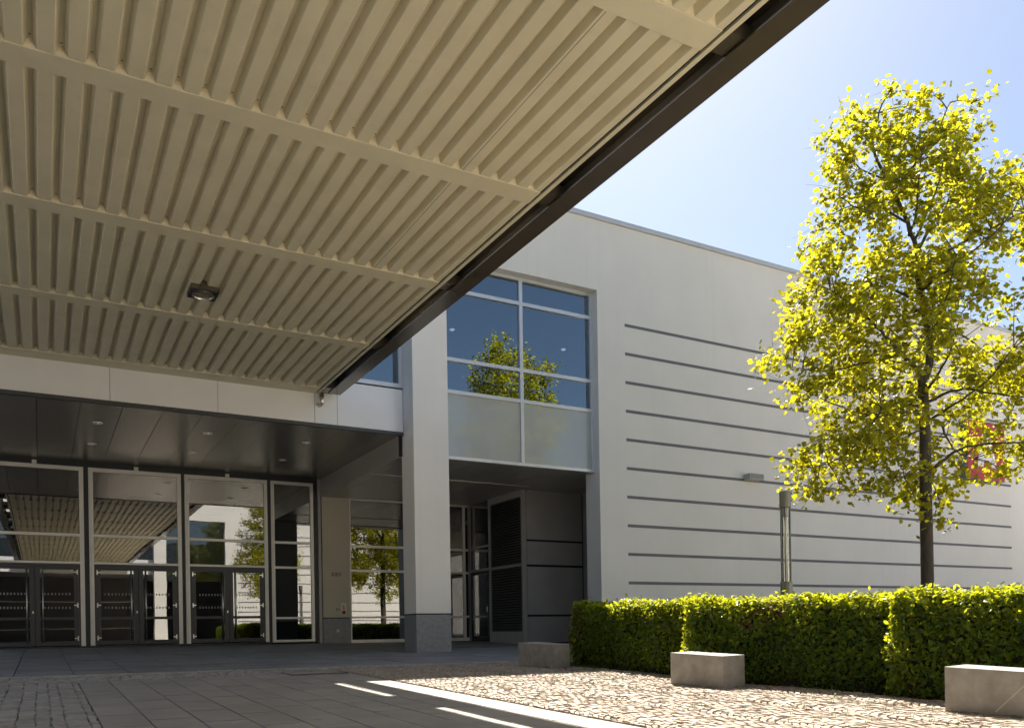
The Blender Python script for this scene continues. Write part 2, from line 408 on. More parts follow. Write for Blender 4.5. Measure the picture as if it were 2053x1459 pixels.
# soffit panels
f = MB(); x = -3.72
xs = [1.855 - .937*k for k in range(6, 0, -1)] + [1.855 + .937*k for k in range(0, 8)] + [9.11]
for a, b in zip(xs[:-1], xs[1:]): MB().box(a+.006, b-.006, 22.69, 30.6, 6.72, 6.75).build('soffit_panel', M_soffit, hall)
f = MB(); xs = [9.14, 9.57, 10.50, 11.42, 12.35, 13.28, 14.20, 15.13, 16.06, 17.0, 18.0]
for a, b in zip(xs[:-1], xs[1:]): MB().box(a+.005, b-.005, 22.77, 30.6, 6.09, 6.12).build('soffit_panel', M_soffit2, hall)
MB().box(9.115, 9.135, 22.77, 30.6, 6.085, 6.72).build('soffit_step', M_soffit2, hall)
MB().box(9.2, 15.1, 25.42, 25.47, 6.075, 6.088).build('soffit_strip', M_alu, hall)
MB().box(9.14, 18, 22.70, 30.8, 6.125, 6.7).build('soffit_core', M_dark, hall)
MB().box(-5, 46, 22.70, 60, 6.78, 6.95).build('floor_slab', M_dark, hall)
# interior behind the glass
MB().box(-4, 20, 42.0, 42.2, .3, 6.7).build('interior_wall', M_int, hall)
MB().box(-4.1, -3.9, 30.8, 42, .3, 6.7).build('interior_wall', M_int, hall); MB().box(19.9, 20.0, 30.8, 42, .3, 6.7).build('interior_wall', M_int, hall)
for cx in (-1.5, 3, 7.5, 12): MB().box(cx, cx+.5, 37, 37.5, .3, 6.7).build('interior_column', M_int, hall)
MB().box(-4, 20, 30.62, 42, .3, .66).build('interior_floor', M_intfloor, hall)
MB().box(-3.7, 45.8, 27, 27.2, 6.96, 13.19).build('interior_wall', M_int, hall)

def frame_rect(mb, x0, x1, z0, z1, wd, y0, y1, m=0):
    mb.box(x0, x0+wd, y0, y1, z0, z1, m); mb.box(x1-wd, x1, y0, y1, z0, z1, m)
    mb.box(x0+wd, x1-wd, y0, y1, z1-wd, z1, m)
YD = 30.53
def door_bay(x0, x1, xm, closer=None):
    d = MB()
    # stepped light aluminium frame
    for (inset, wd, yy) in ((0, .055, YD-.03), (.055, .075, YD-.065)):
        a0, a1, zt = x0+inset, x1-inset, 6.55-inset
        d.box(a0, a0+wd, yy, YD+.06, .74, zt); d.box(a1-wd, a1, yy, YD+.06, .74, zt); d.box(a0+wd, a1-wd, yy, YD+.06, zt-wd, zt)
    xi0, xi1 = x0+.13, x1-.13
    d.box(xi0, xi1, YD-.06, YD+.05, 4.285, 4.375); d.box(xi0, xi1, YD-.06, YD+.05, 3.40, 3.47)
    door = d.build('entrance_door', M_alu, hall, bevel=.004)
    MB().box(xi0, xi1, YD, YD+.012, 4.375, 6.42).box(xi0, xi1, YD, YD+.012, 3.47, 4.285).build('glass_pane', M_glass, door)
    # dark head and jambs
    h = MB().box(xi0, xi1, YD-.04, YD+.05, 3.30, 3.398); h.box(xi0, xi0+.05, YD-.04, YD+.05, .74, 3.298); h.box(xi1-.05, xi1, YD-.04, YD+.05, .74, 3.298)
    h.build('door_frame', M_anth, door)
    for (a, b, side) in ((xi0+.055, xm-.006, 0), (xm+.006, xi1-.055, 1)):
        ga, gb = (a+.13, b-.14) if side == 0 else (a+.14, b-.13)
        l = MB().box(a, ga, YD-.05, YD+.01, .76, 3.29).box(gb, b, YD-.05, YD+.01, .76, 3.29)
        l.box(ga, gb, YD-.05, YD+.01, 3.205, 3.29).box(ga, gb, YD-.05, YD+.01, 1.59, 1.68).box(ga, gb, YD-.05, YD+.01, .76, .90)
        l.build('door_leaf', M_anth, door, bevel=.004)
        mk = MB().box(ga, gb, YD-.025, YD-.013, 1.68, 3.205).box(ga, gb, YD-.025, YD-.013, .90, 1.59); n = 8
        for zz in (2.42, 1.98):
            for k in range(n):
                u = ga + .08 + (gb-ga-.16)*(k+.5)/n
                mk.quad((u-.02, YD-.0265, zz-.035), (u+.02, YD-.0265, zz-.035), (u+.02, YD-.0265, zz+.035), (u-.02, YD-.0265, zz+.035), 1)
        mk.build('glass_pane', [M_glass, M_mark], door)
        hx = b-.215 if side == 0 else a+.215
        hm = MB().tube([(hx, YD-.13, .84), (hx, YD-.13, 3.23)], .019, 10)
        for zz in (1.1, 2.05, 3.0): hm.tube([(hx, YD-.13, zz), (hx, YD-.05, zz)], .010, 8)
        hm.build('handle', M_steel, door, smooth=True)
        ex = a+.03 if side == 0 else b-.03; sg = 1 if side == 0 else -1
        for zz in (.99, 2.06, 3.13):
            MB().box(ex-.018, ex+.018, YD-.072, YD-.051, zz-.075, zz+.075).box(min(ex, ex+sg*.10), max(ex, ex+sg*.10), YD-.070, YD-.0515, zz-.016, zz+.016).build('hinge', M_steel, door)
    MB().box(xm-.075, xm-.035, YD-.06, YD-.0505, 1.80, 1.87).build('lock', M_steel, door)
    MB().box((x0+x1)/2-.05+.0, (x0+x1)/2+.08, YD-.10, YD-.03, 6.53, 6.66).build('door_sensor', M_alu, door)
    MB().box(x0, x1, YD-.02, YD+.06, .66, .735).build('threshold', M_black, door)
door_bay(-1.52, 1.27, -.149); door_bay(1.415, 4.25, 2.866); door_bay(4.365, 7.16, 5.778)
def side_light(x0, x1):
    d = MB()
    for (inset, wd, yy) in ((0, .055, YD-.03), (.055, .06, YD-.06)):
        a0, a1, z0, z1 = x0+inset, x1-inset, .72+inset*.5, 6.55-inset
        d.box(a0, a0+wd, yy, YD+.06, z0, z1); d.box(a1-wd, a1, yy, YD+.06, z0, z1)
        d.box(a0+wd, a1-wd, yy, YD+.06, z1-wd, z1); d.box(a0+wd, a1-wd, yy, YD+.06, z0, z0+wd)
    for z0, z1 in ((4.285, 4.375), (3.385, 3.465), (1.56, 1.635)): d.box(x0+.115, x1-.115, YD-.055, YD+.05, z0, z1)
    s = d.build('side_light', M_alu, hall, bevel=.004)
    g = MB()
    for z0, z1 in ((.81, 1.56), (1.635, 3.385), (3.465, 4.285), (4.375, 6.44)): g.box(x0+.115, x1-.115, YD, YD+.012, z0, z1)
    g.build('glass_pane', M_glass, s)
side_light(7.285, 8.83); side_light(-3.19, -1.645)
# black posts between the bays and the black strip above
for a, b in ((-3.7, -3.2), (-1.635, -1.53), (1.28, 1.405), (4.26, 4.355), (7.17, 7.275), (8.84, 8.985)): MB().box(a, b, YD-.02, YD+.07, .66, 6.555).build('post', M_black, hall)
MB().box(-3.7, 9.0, YD-.015, YD+.065, 6.56, 6.715).build('head_strip', M_black, hall)
MB().box(8.99, 9.10, YD-.06, YD+.1, .6, 6.715).build('post', M_clad, hall)
# small pillar between the doors and the rear glazing
c = MB().box(9.145, 10.195, 30.50, 31.2, 1.60, 6.088).build('pillar', M_pillar, hall, bevel=.01)
MB().box(9.155, 10.185, 30.51, 31.2, 1.565, 1.60).build('shadow_joint', M_dark, c)
MB().box(9.14, 10.20, 30.49, 31.2, .4, 1.565).build('plinth', M_plinth, c)
MB().box(9.105, 9.14, 30.52, 31.2, .4, 6.70).build('post', M_black, hall)
# glazing right of the pillar
def glazing(x0, x1, y, mull):
    d = MB(); zs = (.62, .75), (1.56, 1.635), (3.32, 3.41), (4.245, 4.335), (6.03, 6.088)
    for a, b in zs: d.box(x0, x1, y-.05, y+.06, a, b)
    for xm, wd in mull: d.box(xm-wd, xm+wd, y-.055, y+.065, .62, 6.088)
    s = d.build('glazed_wall', M_alu, hall)
    g = MB()
    for (a, wa), (b, wb) in zip(mull[:-1], mull[1:]):
        for q in range(4): g.box(a+wa, b-wb, y, y+.012, zs[q][1], zs[q+1][0])
    g.build('glass_pane', M_glass, s)
glazing(10.2, 15.18, YD, ((10.22, .02), (12.62, .03), (15.0, .05)))
# recess on the right: side wall with service door and louvres, cladding wall
XR = 15.20
r = MB().box(XR, XR+.06, 30.32, 30.58, .4, 6.088); r.box(XR, XR+.06, 28.62, 28.77, .4, 6.088); r.box(XR, XR+.06, 26.16, 26.24, .4, 6.088)
r.box(XR, XR+.06, 28.77, 30.32, 4.29, 4.36); r.box(XR, XR+.06, 28.77, 30.32, 3.37, 3.46)
sw = r.build('service_wall', M_clad, hall)
MB().box(XR+.02, XR+.032, 28.78, 30.31, 4.36, 6.07).box(XR+.02, XR+.032, 28.78, 30.31, 3.46, 4.29).build('glass_pane', M_glass, sw)
d = MB()
for a, b, z0, z1 in ((28.80, 28.91, .60, 3.35), (30.19, 30.30, .60, 3.35), (28.91, 30.19, 3.23, 3.35), (28.91, 30.19, .60, .80)): d.box(XR-.02, XR+.05, a, b, z0, z1)
sd = d.build('service_door', M_black, hall)
MB().box(XR+.0, XR+.012, 28.91, 30.19, .80, 3.23).build('glass_pane', M_glass, sd)
MB().tube([(XR-.05, 28.86, 1.75), (XR-.05, 28.86, 1.95)], .016, 8).build('handle', M_steel, sd)
for z0, z1 in ((.98, 3.34), (3.44, 5.85)):
    l = MB(); l.box(XR+.10, XR+.12, 26.26, 28.60, z0, z1, 1)
    n = int((z1-z0)/.095)
    for k in range(n):
        z = z0 + (k+.5)*(z1-z0)/n
        l.prism([(XR-.005, z-.031), (XR+.002, z-.038), (XR+.078, z+.028), (XR+.071, z+.035)], 26.27, 28.59, 0)
    l.build('louvre', [M_louvre, M_dark], hall)
for z0, z1 in ((.4, .975), (3.345, 3.435), (5.855, 6.088)): MB().box(XR-.005, XR+.06, 26.245, 28.615, z0, z1).build('louvre_frame', M_clad, hall)
MB().box(XR-.03, XR+.14, 26.08, 26.155, .4, 6.088).build('corner_post', M_clad, hall)
r = MB(); zz = [.55, 1.50, 1.575, 3.315, 3.40, 4.235, 4.31, 6.088]
for a, b in ((0, 1), (2, 3), (4, 5), (6, 7)): MB().box(XR+.18, 17.79, 26.12, 26.18, zz[a], zz[b]).build('cladding_panel', M_clad, hall)
MB().box(XR+.145, 19.0, 26.15, 26.22, .3, 6.085).build('cladding_joint', M_dark, hall)
MB().box(17.84, 17.92, 22.66, 26.14, .3, 6.085).build('return_wall', M_clad, hall)

def window(name, x0, x1, z0, z1, y, mull, bars, spz=None, fw=.09):
    d = MB(); d.box(x0, x0+fw, y-.06, y+.06, z0, z1); d.box(x1-fw, x1, y-.06, y+.06, z0, z1)
    d.box(x0+fw, x1-fw, y-.06, y+.06, z1-fw, z1); d.box(x0+fw, x1-fw, y-.06, y+.06, z0, z0+fw)
    wn = d.build(name, M_aluw, hall, bevel=.004)
    for xm in mull: MB().box(xm-.057, xm+.057, y-.065, y+.05, z0+fw, z1-fw).build('mullion', M_aluw, wn)
    cuts = [x0+fw] + [q for xm in mull for q in (xm-.057, xm+.057)] + [x1-fw]
    zc = [z0+fw] + [q for b in bars for q in (b-.053, b+.053)] + [z1-fw]
    for b in bars:
        for k in range(0, len(cuts), 2): MB().box(cuts[k], cuts[k+1], y-.06, y+.045, b-.053, b+.053).build('transom', M_aluw, wn)
    for k in range(0, len(cuts), 2):
        for j in range(0, len(zc), 2):
            if spz and zc[j+1] < spz+.1:
                MB().box(cuts[k], cuts[k+1], y-.005, y+.012, zc[j], zc[j+1]).build('spandrel_panel', M_spandrel, wn)
            else:
                MB().box(cuts[k], cuts[k+1], y, y+.012, zc[j], zc[j+1]).build('glass_pane', M_wglass, wn)
                if k == len(cuts)-2: MB().box(cuts[k+1]-.16, cuts[k+1]-.002, y+.02, y+.18, zc[j], zc[j+1]).build('dark_reveal', M_black, wn)  # black strip behind the panes' right edge, for the dark inner reveal
    return wn
window('window', 10.318, 15.617, 6.06, 11.825, 22.22, (12.965,), (8.04, 8.99, 11.03), 8.0)
MB().box(10.318, 15.617, 22.30, 22.76, 6.06, 6.10).build('window_underside', M_soffit2, hall)
MB().box(10.318, 15.617, 22.62, 22.69, 6.105, 8.0).build('spandrel_backing', M_dark, hall)
window('window', -3.7, 9.215, 8.06, 11.825, 22.62, (-1.0, 1.55, 4.08, 6.62), (11.0,), None, .12)
# interior ceiling of the upper floor, with small spots
MB().box(-3.7, 45.8, 22.75, 26.9, 12.3, 12.4).build('interior_ceiling', M_int, hall)

for lx_, ly_, lz_ in ((16.36, 25.0, 10.99), (11.99, 25.0, 10.99), (13.79, 25.0, 12.25)):
    MB().lathe(lx_, ly_, [(.001, lz_-.05), (.05, lz_-.045), (.09, lz_), (.001, lz_+.02)], 12).build('interior_lamp', M_lit, hall)
# ------------------------------------------------------------------ signs, switches and lamps on the hall
PY = 30.50
t = thing('room_sign', 'small dark red framed door plate high on the rear pillar', 'sign', (9.66, PY, 3.21))
MB().box(9.492, 9.825, PY-.025, PY-.002, 3.15, 3.275).build('frame', M_darkred, t)
MB().box(9.515, 9.80, PY-.030, PY-.0255, 3.172, 3.253).build('plate', M_pinkplate, t)
MB().box(9.615, 9.63, PY-.033, PY-.0305, 3.195, 3.23).box(9.645, 9.69, PY-.033, PY-.0305, 3.195, 3.23).build('lettering', M_ink, t)
t = thing('call_panel', 'cream upright call panel with dark red square on the rear pillar', 'call panel', (9.92, PY, 1.92))
MB().box(9.82, 10.022, PY-.035, PY-.002, 1.69, 2.145).build('plate', M_cream, t, bevel=.004)
MB().box(9.857, 9.985, PY-.045, PY-.0355, 1.725, 1.85).build('button', M_darkred, t)
b = MB()
for z, wd in ((2.05, .026), (2.01, .018), (1.975, .032), (1.94, .025), (1.905, .028)): b.box(9.92-wd, 9.92+wd, PY-.039, PY-.0355, z-.011, z+.011)
b.build('lettering', M_ink, t)
t = thing('wall_switch', 'small grey key switch beside the cream call panel', 'switch', (9.69, PY, 1.9))
MB().box(9.64, 9.74, PY-.03, PY-.002, 1.85, 1.95).build('plate', M_plinth, t); MB().box(9.667, 9.713, PY-.04, PY-.0305, 1.878, 1.922).build('rocker', M_pinkplate, t)
t = thing('wall_socket', 'small pale socket low on the rear pillar plinth', 'socket', (9.685, PY-.01, 1.1))
MB().box(9.635, 9.735, PY-.036, PY-.012, 1.05, 1.15).build('plate', M_cream, t, bevel=.006); MB().box(9.662, 9.708, PY-.041, PY-.0365, 1.077, 1.123).build('cover', M_pinkplate, t)

def downlight(x, y, label):
    t = thing('downlight', label, 'ceiling light', (x, y, 6.72), 'recessed downlights in the dark entrance soffit')
    MB().lathe(x, y, [(.085, 6.719), (.085, 6.705), (.125, 6.705), (.128, 6.719)], 24).build('trim_ring', M_steel, t, smooth=False)
    MB().lathe(x, y, [(.084, 6.718), (.05, 6.7185), (.001, 6.7187)], 24).build('lens', M_lens, t)
    MB().lathe(x, y, [(.001, 6.69), (.025, 6.692), (.03, 6.717)], 12).build('bulb', M_white, t)
rows = {24.76: 'front', 27.56: 'rear'}
for yy, rn in rows.items():
    for xx, nm in ((1.40, 'above the left door bay in the photo'), (4.19, 'over the post between two door bays'), (6.99, 'over the post beside the narrow side light')):
        downlight(xx, yy, 'recessed downlight of the %s row %s' % (rn, nm))

t = thing('wall_floodlight', 'small pale grey box floodlight on the striped wall above the lamp column', 'wall lamp', (22.2, 21.86, 6.33))
MB().prism([(21.55, 6.22), (21.86, 6.20), (21.86, 6.42), (21.55, 6.43)], 21.86, 22.55, 0, axis='x').build('housing', M_pale, t, bevel=.015)
MB().box(21.90, 22.51, 21.535, 21.549, 6.24, 6.41).build('glass_front', M_lens, t)
t = thing('red_sign', 'red box sign with a white letter A, on the striped wall behind the tree', 'sign', (36, 21.8, 8.5))
MB().box(34.55, 37.3, 21.55, 21.86, 7.20, 9.72).build('casing', M_stripe, t)
MB().box(34.60, 37.3, 21.54, 21.549, 7.22, 9.70).build('face', M_red, t)
a = MB(); yq = 21.530
a.prism([(35.25, 7.75), (35.7, 7.75), (35.98, 8.75), (35.80, 9.2), (35.66, 9.2)], yq, 21.5395)
a.prism([(36.22, 7.75), (36.72, 7.75), (36.20, 9.2), (36.02, 9.2), (35.92, 8.76)], yq, 21.5395)
a.box(35.66, 36.34, yq-.003, 21.5385, 8.05, 8.3)
a.build('letter', M_white, t)

# ------------------------------------------------------------------ canopy
ZC = 7.615
can = thing('entrance_canopy', 'cream ribbed metal canopy with brown edge beams over the path', 'canopy', (2.7, 10, ZC))
X0, X1 = -1.22, 6.63
beams = [7.02 + 3.7733*k for k in range(-8, 4)]
beams[-3:] = [10.88, 14.53, 18.36]
beams[-4] = 7.02
BH = .19
deck = MB()
gx = [-.016 + .3085*k for k in range(-4, 22)]
gx = [g for g in gx if X0 + .1 < g < X1 - .07]
ends = [beams[0]-BH-.01] + [v for b in beams for v in (b-BH, b+BH)] + [22.02]
bays = [(ends[i], ends[i+1]) for i in range(2, len(ends)-1, 2)]
for (a, b) in bays:
    xprev = X0
    for g in gx:
        deck.quad((xprev, a, ZC), (xprev, b, ZC), (g-.072, b, ZC), (g-.072, a, ZC))
        for (p, q, z0, z1) in ((g-.072, g-.066, ZC, ZC+.004), (g-.066, g-.026, ZC+.004, ZC+.098), (g-.026, g+.026, ZC+.098, ZC+.098), (g+.026, g+.066, ZC+.098, ZC+.004), (g+.066, g+.072, ZC+.004, ZC)):
            deck.quad((p, a, z0), (p, b, z0), (q, b, z1), (q, a, z1))
        xprev = g+.072
    deck.quad((xprev, a, ZC), (xprev, b, ZC), (X1, b, ZC), (X1, a, ZC))
cl = deck; sc = deck
for (a, b) in bays:
    if b < 2: continue
    for g in gx:
        cl.poly([(g-.07, b-.004, ZC-.002), (g-.062, b-.006, ZC+.006), (g-.026, b-.03, ZC+.096), (g+.026, b-.03, ZC+.096), (g+.062, b-.006, ZC+.006), (g+.07, b-.004, ZC-.002)], 1)
        n = 8; sc.poly([(g+.013*math.cos(2*math.pi*k/n), b-.085+.013*math.sin(2*math.pi*k/n), ZC+.0975) for k in range(n)][::-1], 2)
deck.build('ceiling_sheet', [M_canopy, M_closure, M_canopyhid], can)
for b in beams:
    MB().box(X0, X1, b-BH+.004, b+BH-.012, ZC-.012, ZC+.12).build('cross_beam', M_canopy, can, bevel=.004)
MB().box(X0, X1, 22.02, 22.585, ZC-.012, ZC+.12).build('cross_beam', M_canopy, can)
for xs_, ya_, yb_ in ((5.33, 7.22, 14.3), (2.24, -2, 6.8)): MB().box(xs_, xs_+.006, ya_, yb_, ZC-.002, ZC+.01).build('sheet_seam', M_canopyhid, can)
MB().box(X0-.05, X1+.0, -24, 22.585, ZC+.13, ZC+.30).build('roof_sheet', M_roof, can)
rr = MB()
for k in range(26): xx = X0 + .15 + k*.3; rr.box(xx, xx+.1, -24, 22.58, ZC+.302, ZC+.36)
rr.build('roof_rib', M_roof, can)
for sgn in (1, -1):
    xf = (lambda v: v) if sgn > 0 else (lambda v: 2*2.705 - v)
    bb = lambda mb, a, c, *r: mb.box(min(xf(a), xf(c)), max(xf(a), xf(c)), *r)
    e = MB()
    bb(e, X1+.05, X1+.115, -24, 22.58, ZC-.005, ZC+.10)
    e.build('edge_trim', M_canopy, can)
    e = MB(); bb(e, X1+.002, X1+.05, -24, 22.58, ZC+.03, ZC+.12); e.build('edge_gap', M_dark, can)
    e = MB()
    bb(e, 6.965, 7.305, -24, 22.45, ZC-.015, ZC+.010); bb(e, 7.12, 7.15, -24, 22.45, ZC+.010, ZC+.26); bb(e, 6.965, 7.305, -24, 22.45, ZC+.26, ZC+.285)
    e.build('edge_beam', M_beam, can)
    for b in beams:
        e = MB(); bb(e, X1+.12, 7.11, b-.17, b+.17, ZC+.03, ZC+.2); e.build('bracket', M_beam, can)
        e = MB(); bb(e, X1+.12, 6.96, b-.78, b+.78, ZC+.262, ZC+.28); e.build('cover_plate', M_beam, can)
MB().box(X1+.12, 7.11, 22.0, 22.575, ZC+.012, ZC+.29).build('bracket', M_beam, can)
dp = MB().tube([(6.775, 22.42, 7.60), (6.775, 22.42, 7.345), (6.772, 22.435, 7.312), (6.768, 22.47, 7.295), (6.765, 22.585, 7.29)], [.06]*5, 14)
dp.build('downpipe', M_steel, can, smooth=True)

t = thing('canopy_lamp', 'square black lamp with round lens under the ribbed canopy', 'ceiling light', (2.80, 16.7, ZC))
MB().box(2.53, 3.04, 16.50, 16.98, ZC-.10, ZC-.004).build('housing', M_black, t, bevel=.01)
MB().lathe(2.785, 16.74, [(.205, ZC-.101), (.205, ZC-.118), (.17, ZC-.122), (.165, ZC-.104)], 28).build('rim', M_steel, t)
MB().lathe(2.785, 16.74, [(.165, ZC-.106), (.10, ZC-.112), (.001, ZC-.114)], 28).build('lens', M_lens, t)
MB().prism([(2.70, ZC-.004), (2.84, ZC-.004), (2.80, ZC+.07), (2.74, ZC+.07)], 16.47, 16.498).box(2.53, 3.04, 16.475, 16.498, ZC-.085, ZC-.005).build('mounting_plate', M_beam, t)

# ------------------------------------------------------------------ drain cover
n0 = gz(4.3, 15.2)
t = thing('drain_cover', 'square cobble filled manhole cover with dark metal rim', 'manhole cover', (4.33, 15.15, float(n0)))
m_ = MB()
for (a, b, c, d) in ((3.83, 4.85, 14.70, 14.735), (3.83, 4.85, 15.60, 15.635), (3.83, 3.865, 14.735, 15.60), (4.815, 4.85, 14.735, 15.60)):
    m_.box(a, b, c, d, float(n0)-.03, float(n0)+.014)
m_.build('rim', M_iron, t); MB().box(3.866, 4.814, 14.736, 15.599, float(n0)-.03, float(n0)+.010).build('infill', M_cob, t)

# ------------------------------------------------------------------ benches
def bench(near, dirang, L, W, H, label):
    # near = near right-front corner; long axis goes back
    c, s_ = math.cos(dirang), math.sin(dirang)
    ld = Vector((-s_, c, 0)); wd = Vector((c, s_, 0))
    p = Vector((near[0], near[1], 0)); g = float(gz(near[0]+.2, near[1]+.5))
    corners = [p, p+wd*W, p+wd*W+ld*L, p+ld*L]
    bm = bmesh.new()
    tilt = .040
    vs = [bm.verts.new((q.x, q.y, g-.05)) for q in corners] + [bm.verts.new((q.x, q.y, float(gz(near[0], near[1])) + H + tilt*((q-p).dot(ld)) + .01*((q-p).dot(wd)))) for q in corners]
    for f_ in ((0,3,2,1),(4,5,6,7),(0,1,5,4),(1,2,6,5),(2,3,7,6),(3,0,4,7)): bm.faces.new([vs[k] for k in f_])
    bmesh.ops.bevel(bm, geom=bm.edges[:], offset=.008, segments=2, profile=.5, affect='EDGES')
    me = bpy.data.meshes.new('stone_bench'); bm.to_mesh(me); bm.free()
    o = finish(me, 'stone_bench', M_conc, None, origin=(corners[0].x, corners[0].y, g))
    tag(o, label, 'bench', 'granite block benches along the hedge')
    return o
A = math.radians(8.7)
bench((8.53, 9.0), A, .98, .52, .47, 'stone block bench with sunlit top, standing before the middle hedge')
bench((8.82, 14.1), A, 1.05, .50, .47, 'stone block bench lying wholly in building shadow at the hedge end')
b3 = bench((8.83, 4.70), A, 1.02, .52, .475, 'stone block bench cut off by the photo edge, with a pale scratch')
c_, s__ = math.cos(A), math.sin(A); ORIG[b3] = Vector(b3.location)
def onface(u, z, d=.0015): return (8.83 - s__*u - c_*d, 4.70 + c_*u - s__*d, float(gz(8.83, 4.7)) + z)
MB().poly([onface(.50, .06), onface(.492, .05), onface(.18, .37), onface(.188, .38)]).build('scratch', M_kerb, b3)

# ------------------------------------------------------------------ foliage helpers
def frames(N, spread):
    """random orthonormal frames whose normal is near N (n,3)"""
    n = len(N); d = N + RNG.normal(0, spread, (n, 3)); d /= np.linalg.norm(d, axis=1, keepdims=True) + 1e-9
    a = RNG.normal(0, 1, (n, 3)); a -= (a*d).sum(1, keepdims=True)*d; a /= np.linalg.norm(a, axis=1, keepdims=True) + 1e-9
    b = np.cross(d, a); return a, b, d
def leaves(P, N, size, tmpl, faces, spread=.6, droop=0.0):
    a, b, d = frames(N, spread)
    if droop:
        a[:, 2] -= droop; a -= (a*d).sum(1, keepdims=True)*d; a /= np.linalg.norm(a, axis=1, keepdims=True)+1e-9; b = np.cross(d, a)
    T = np.asarray(tmpl, float); k = len(T); n = len(P)
    V = P[:, None, :] + size[:, None, None]*(T[None, :, 0:1]*a[:, None] + T[None, :, 1:2]*b[:, None] + T[None, :, 2:3]*d[:, None])
    F = (np.asarray(faces)[None] + (np.arange(n)*k)[:, None, None]).reshape(-1, len(faces[0]))
    return V.reshape(-1, 3), F
# folded oval leaf: 2 quads each side of the midrib
OVAL = [(0, 0, 0), (.32, .26, .07), (.72, .22, .06), (1, 0, -.05), (.72, -.22, .06), (.32, -.26, .07)]
OVALF = [(0, 1, 2, 3), (0, 3, 4, 5)]
# lobed leaf (four-lobed, like a tulip tree): quads from the midrib
LOBE = [(0, 0, 0), (.05, .30, .05), (.22, .50, .02), (.42, .30, .06), (.70, .46, -.02), (.95, .14, 0), (.86, 0, .02), (.95, -.14, 0), (.70, -.46, -.02), (.42, -.30, .06), (.22, -.50, .02), (.05, -.30, .05), (.45, 0, .03)]
LOBEF = [(0, 1, 2, 3), (0, 3, 12, 9), (3, 4, 5, 12), (12, 5, 6, 7), (12, 7, 8, 9), (9, 10, 11, 0)]

def lump(u, v):
    return .045*np.sin(u*2.3+1) * np.sin(v*3.1) + .03*np.sin(u*5.7+v*2.) + .02*np.sin(v*9.+u*3)
def hedge(p0, p1, th, z0, z1, label, dens=1400, size=(.05, .095), dry=(), group='clipped hedges round the planting bed', back=True):
    p0 = np.array(p0, float); p1 = np.array(p1, float); L = np.linalg.norm(p1-p0)
    e = (p1-p0)/L; nrm = np.array([e[1], -e[0]])              # outward: to the right of p0->p1
    mid = (p0+p1)/2; g0 = float(gz(p0[0], p0[1])); g1 = float(gz(p1[0], p1[1]))
    root = thing('hedge', label, 'hedge', (mid[0], mid[1], min(g0, g1)), group)
    P, N = [], []
    def add(n, fn): 
        a = RNG.random(n); b = RNG.random(n); q, m = fn(a, b); P.append(q); N.append(m)
    zt = lambda s: z0 + (z1-z0)*s; zg = lambda s: g0 + (g1-g0)*s
    def face(off, sgn):
        def fn(a, b):
            z = zg(a) + (zt(a)-zg(a))*b**.85
            h = off + sgn*lump(a*L, z*1.0) + RNG.normal(0, .03, len(a)) - sgn*.10*(b < .12)*(1-b/.12) - sgn*.06*np.clip((b-.9)/.1, 0, 1)
            xy = p0 + e*(a*L)[:, None] + nrm*h[:, None]
            nn = np.column_stack([np.full(len(a), nrm[0]*sgn), np.full(len(a), nrm[1]*sgn), np.full(len(a), .35)])
            return np.column_stack([xy, z]), nn
        return fn
    H = (z0+z1-g0-g1)/2
    add(int(dens*L*H), face(0.0, 1))
    if back: add(int(dens*.6*L*H), face(-th, -1))
    def top(a, b):
        h = -th*b; z = zt(a) + lump(a*L*1.3, h*2+3) + RNG.normal(0, .025, len(a)) + np.where(RNG.random(len(a)) < .012, RNG.random(len(a))*.12, 0)
        xy = p0 + e*(a*L)[:, None] + nrm*h[:, None]
        return np.column_stack([xy, z]), np.tile([0, 0, 1.0], (len(a), 1))
    add(int(dens*1.15*L*th), top)
    for s, sg in ((0.0, -1), (1.0, 1)):
        def end(a, b, s=s, sg=sg):
            z = zg(s) + (zt(s)-zg(s))*b; h = -th*a
            o = sg*(lump(h*2+s*7, z*1.2) + RNG.normal(0, .03, len(a)))
            xy = p0 + e*(s*L + o)[:, None] + nrm*h[:, None]
            return np.column_stack([xy, z]), np.tile([e[0]*sg, e[1]*sg, .35], (len(a), 1))
        add(int(dens*th*H), end)
    P = np.concatenate(P); N = np.concatenate(N)
    sz = RNG.uniform(size[0], size[1], len(P))
    V, F = leaves(P, N, sz, OVAL, OVALF, .62, droop=.35)
    mi = np.zeros(len(P), int)
    for (cx, cy, cz, r) in dry:
        dd = np.linalg.norm((P-np.array([cx, cy, cz]))/np.array([r, r, r*.75]), axis=1)
        mi[(dd < 1) & (RNG.random(len(P)) < .28)] = 1
    np_mesh('foliage', V, F, [M_hedgeleaf, M_dryleaf], root, mi=np.repeat(mi, 2))
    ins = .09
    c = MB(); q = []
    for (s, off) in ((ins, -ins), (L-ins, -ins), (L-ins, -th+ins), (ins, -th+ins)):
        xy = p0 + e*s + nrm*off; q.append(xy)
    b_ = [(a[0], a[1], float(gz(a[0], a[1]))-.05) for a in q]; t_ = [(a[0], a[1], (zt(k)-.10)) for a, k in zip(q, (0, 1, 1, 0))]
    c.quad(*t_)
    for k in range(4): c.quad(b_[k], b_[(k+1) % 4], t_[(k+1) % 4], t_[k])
    c.build('dark_core', M_core, root)  # solid dark box added to block light through the foliage
    return root
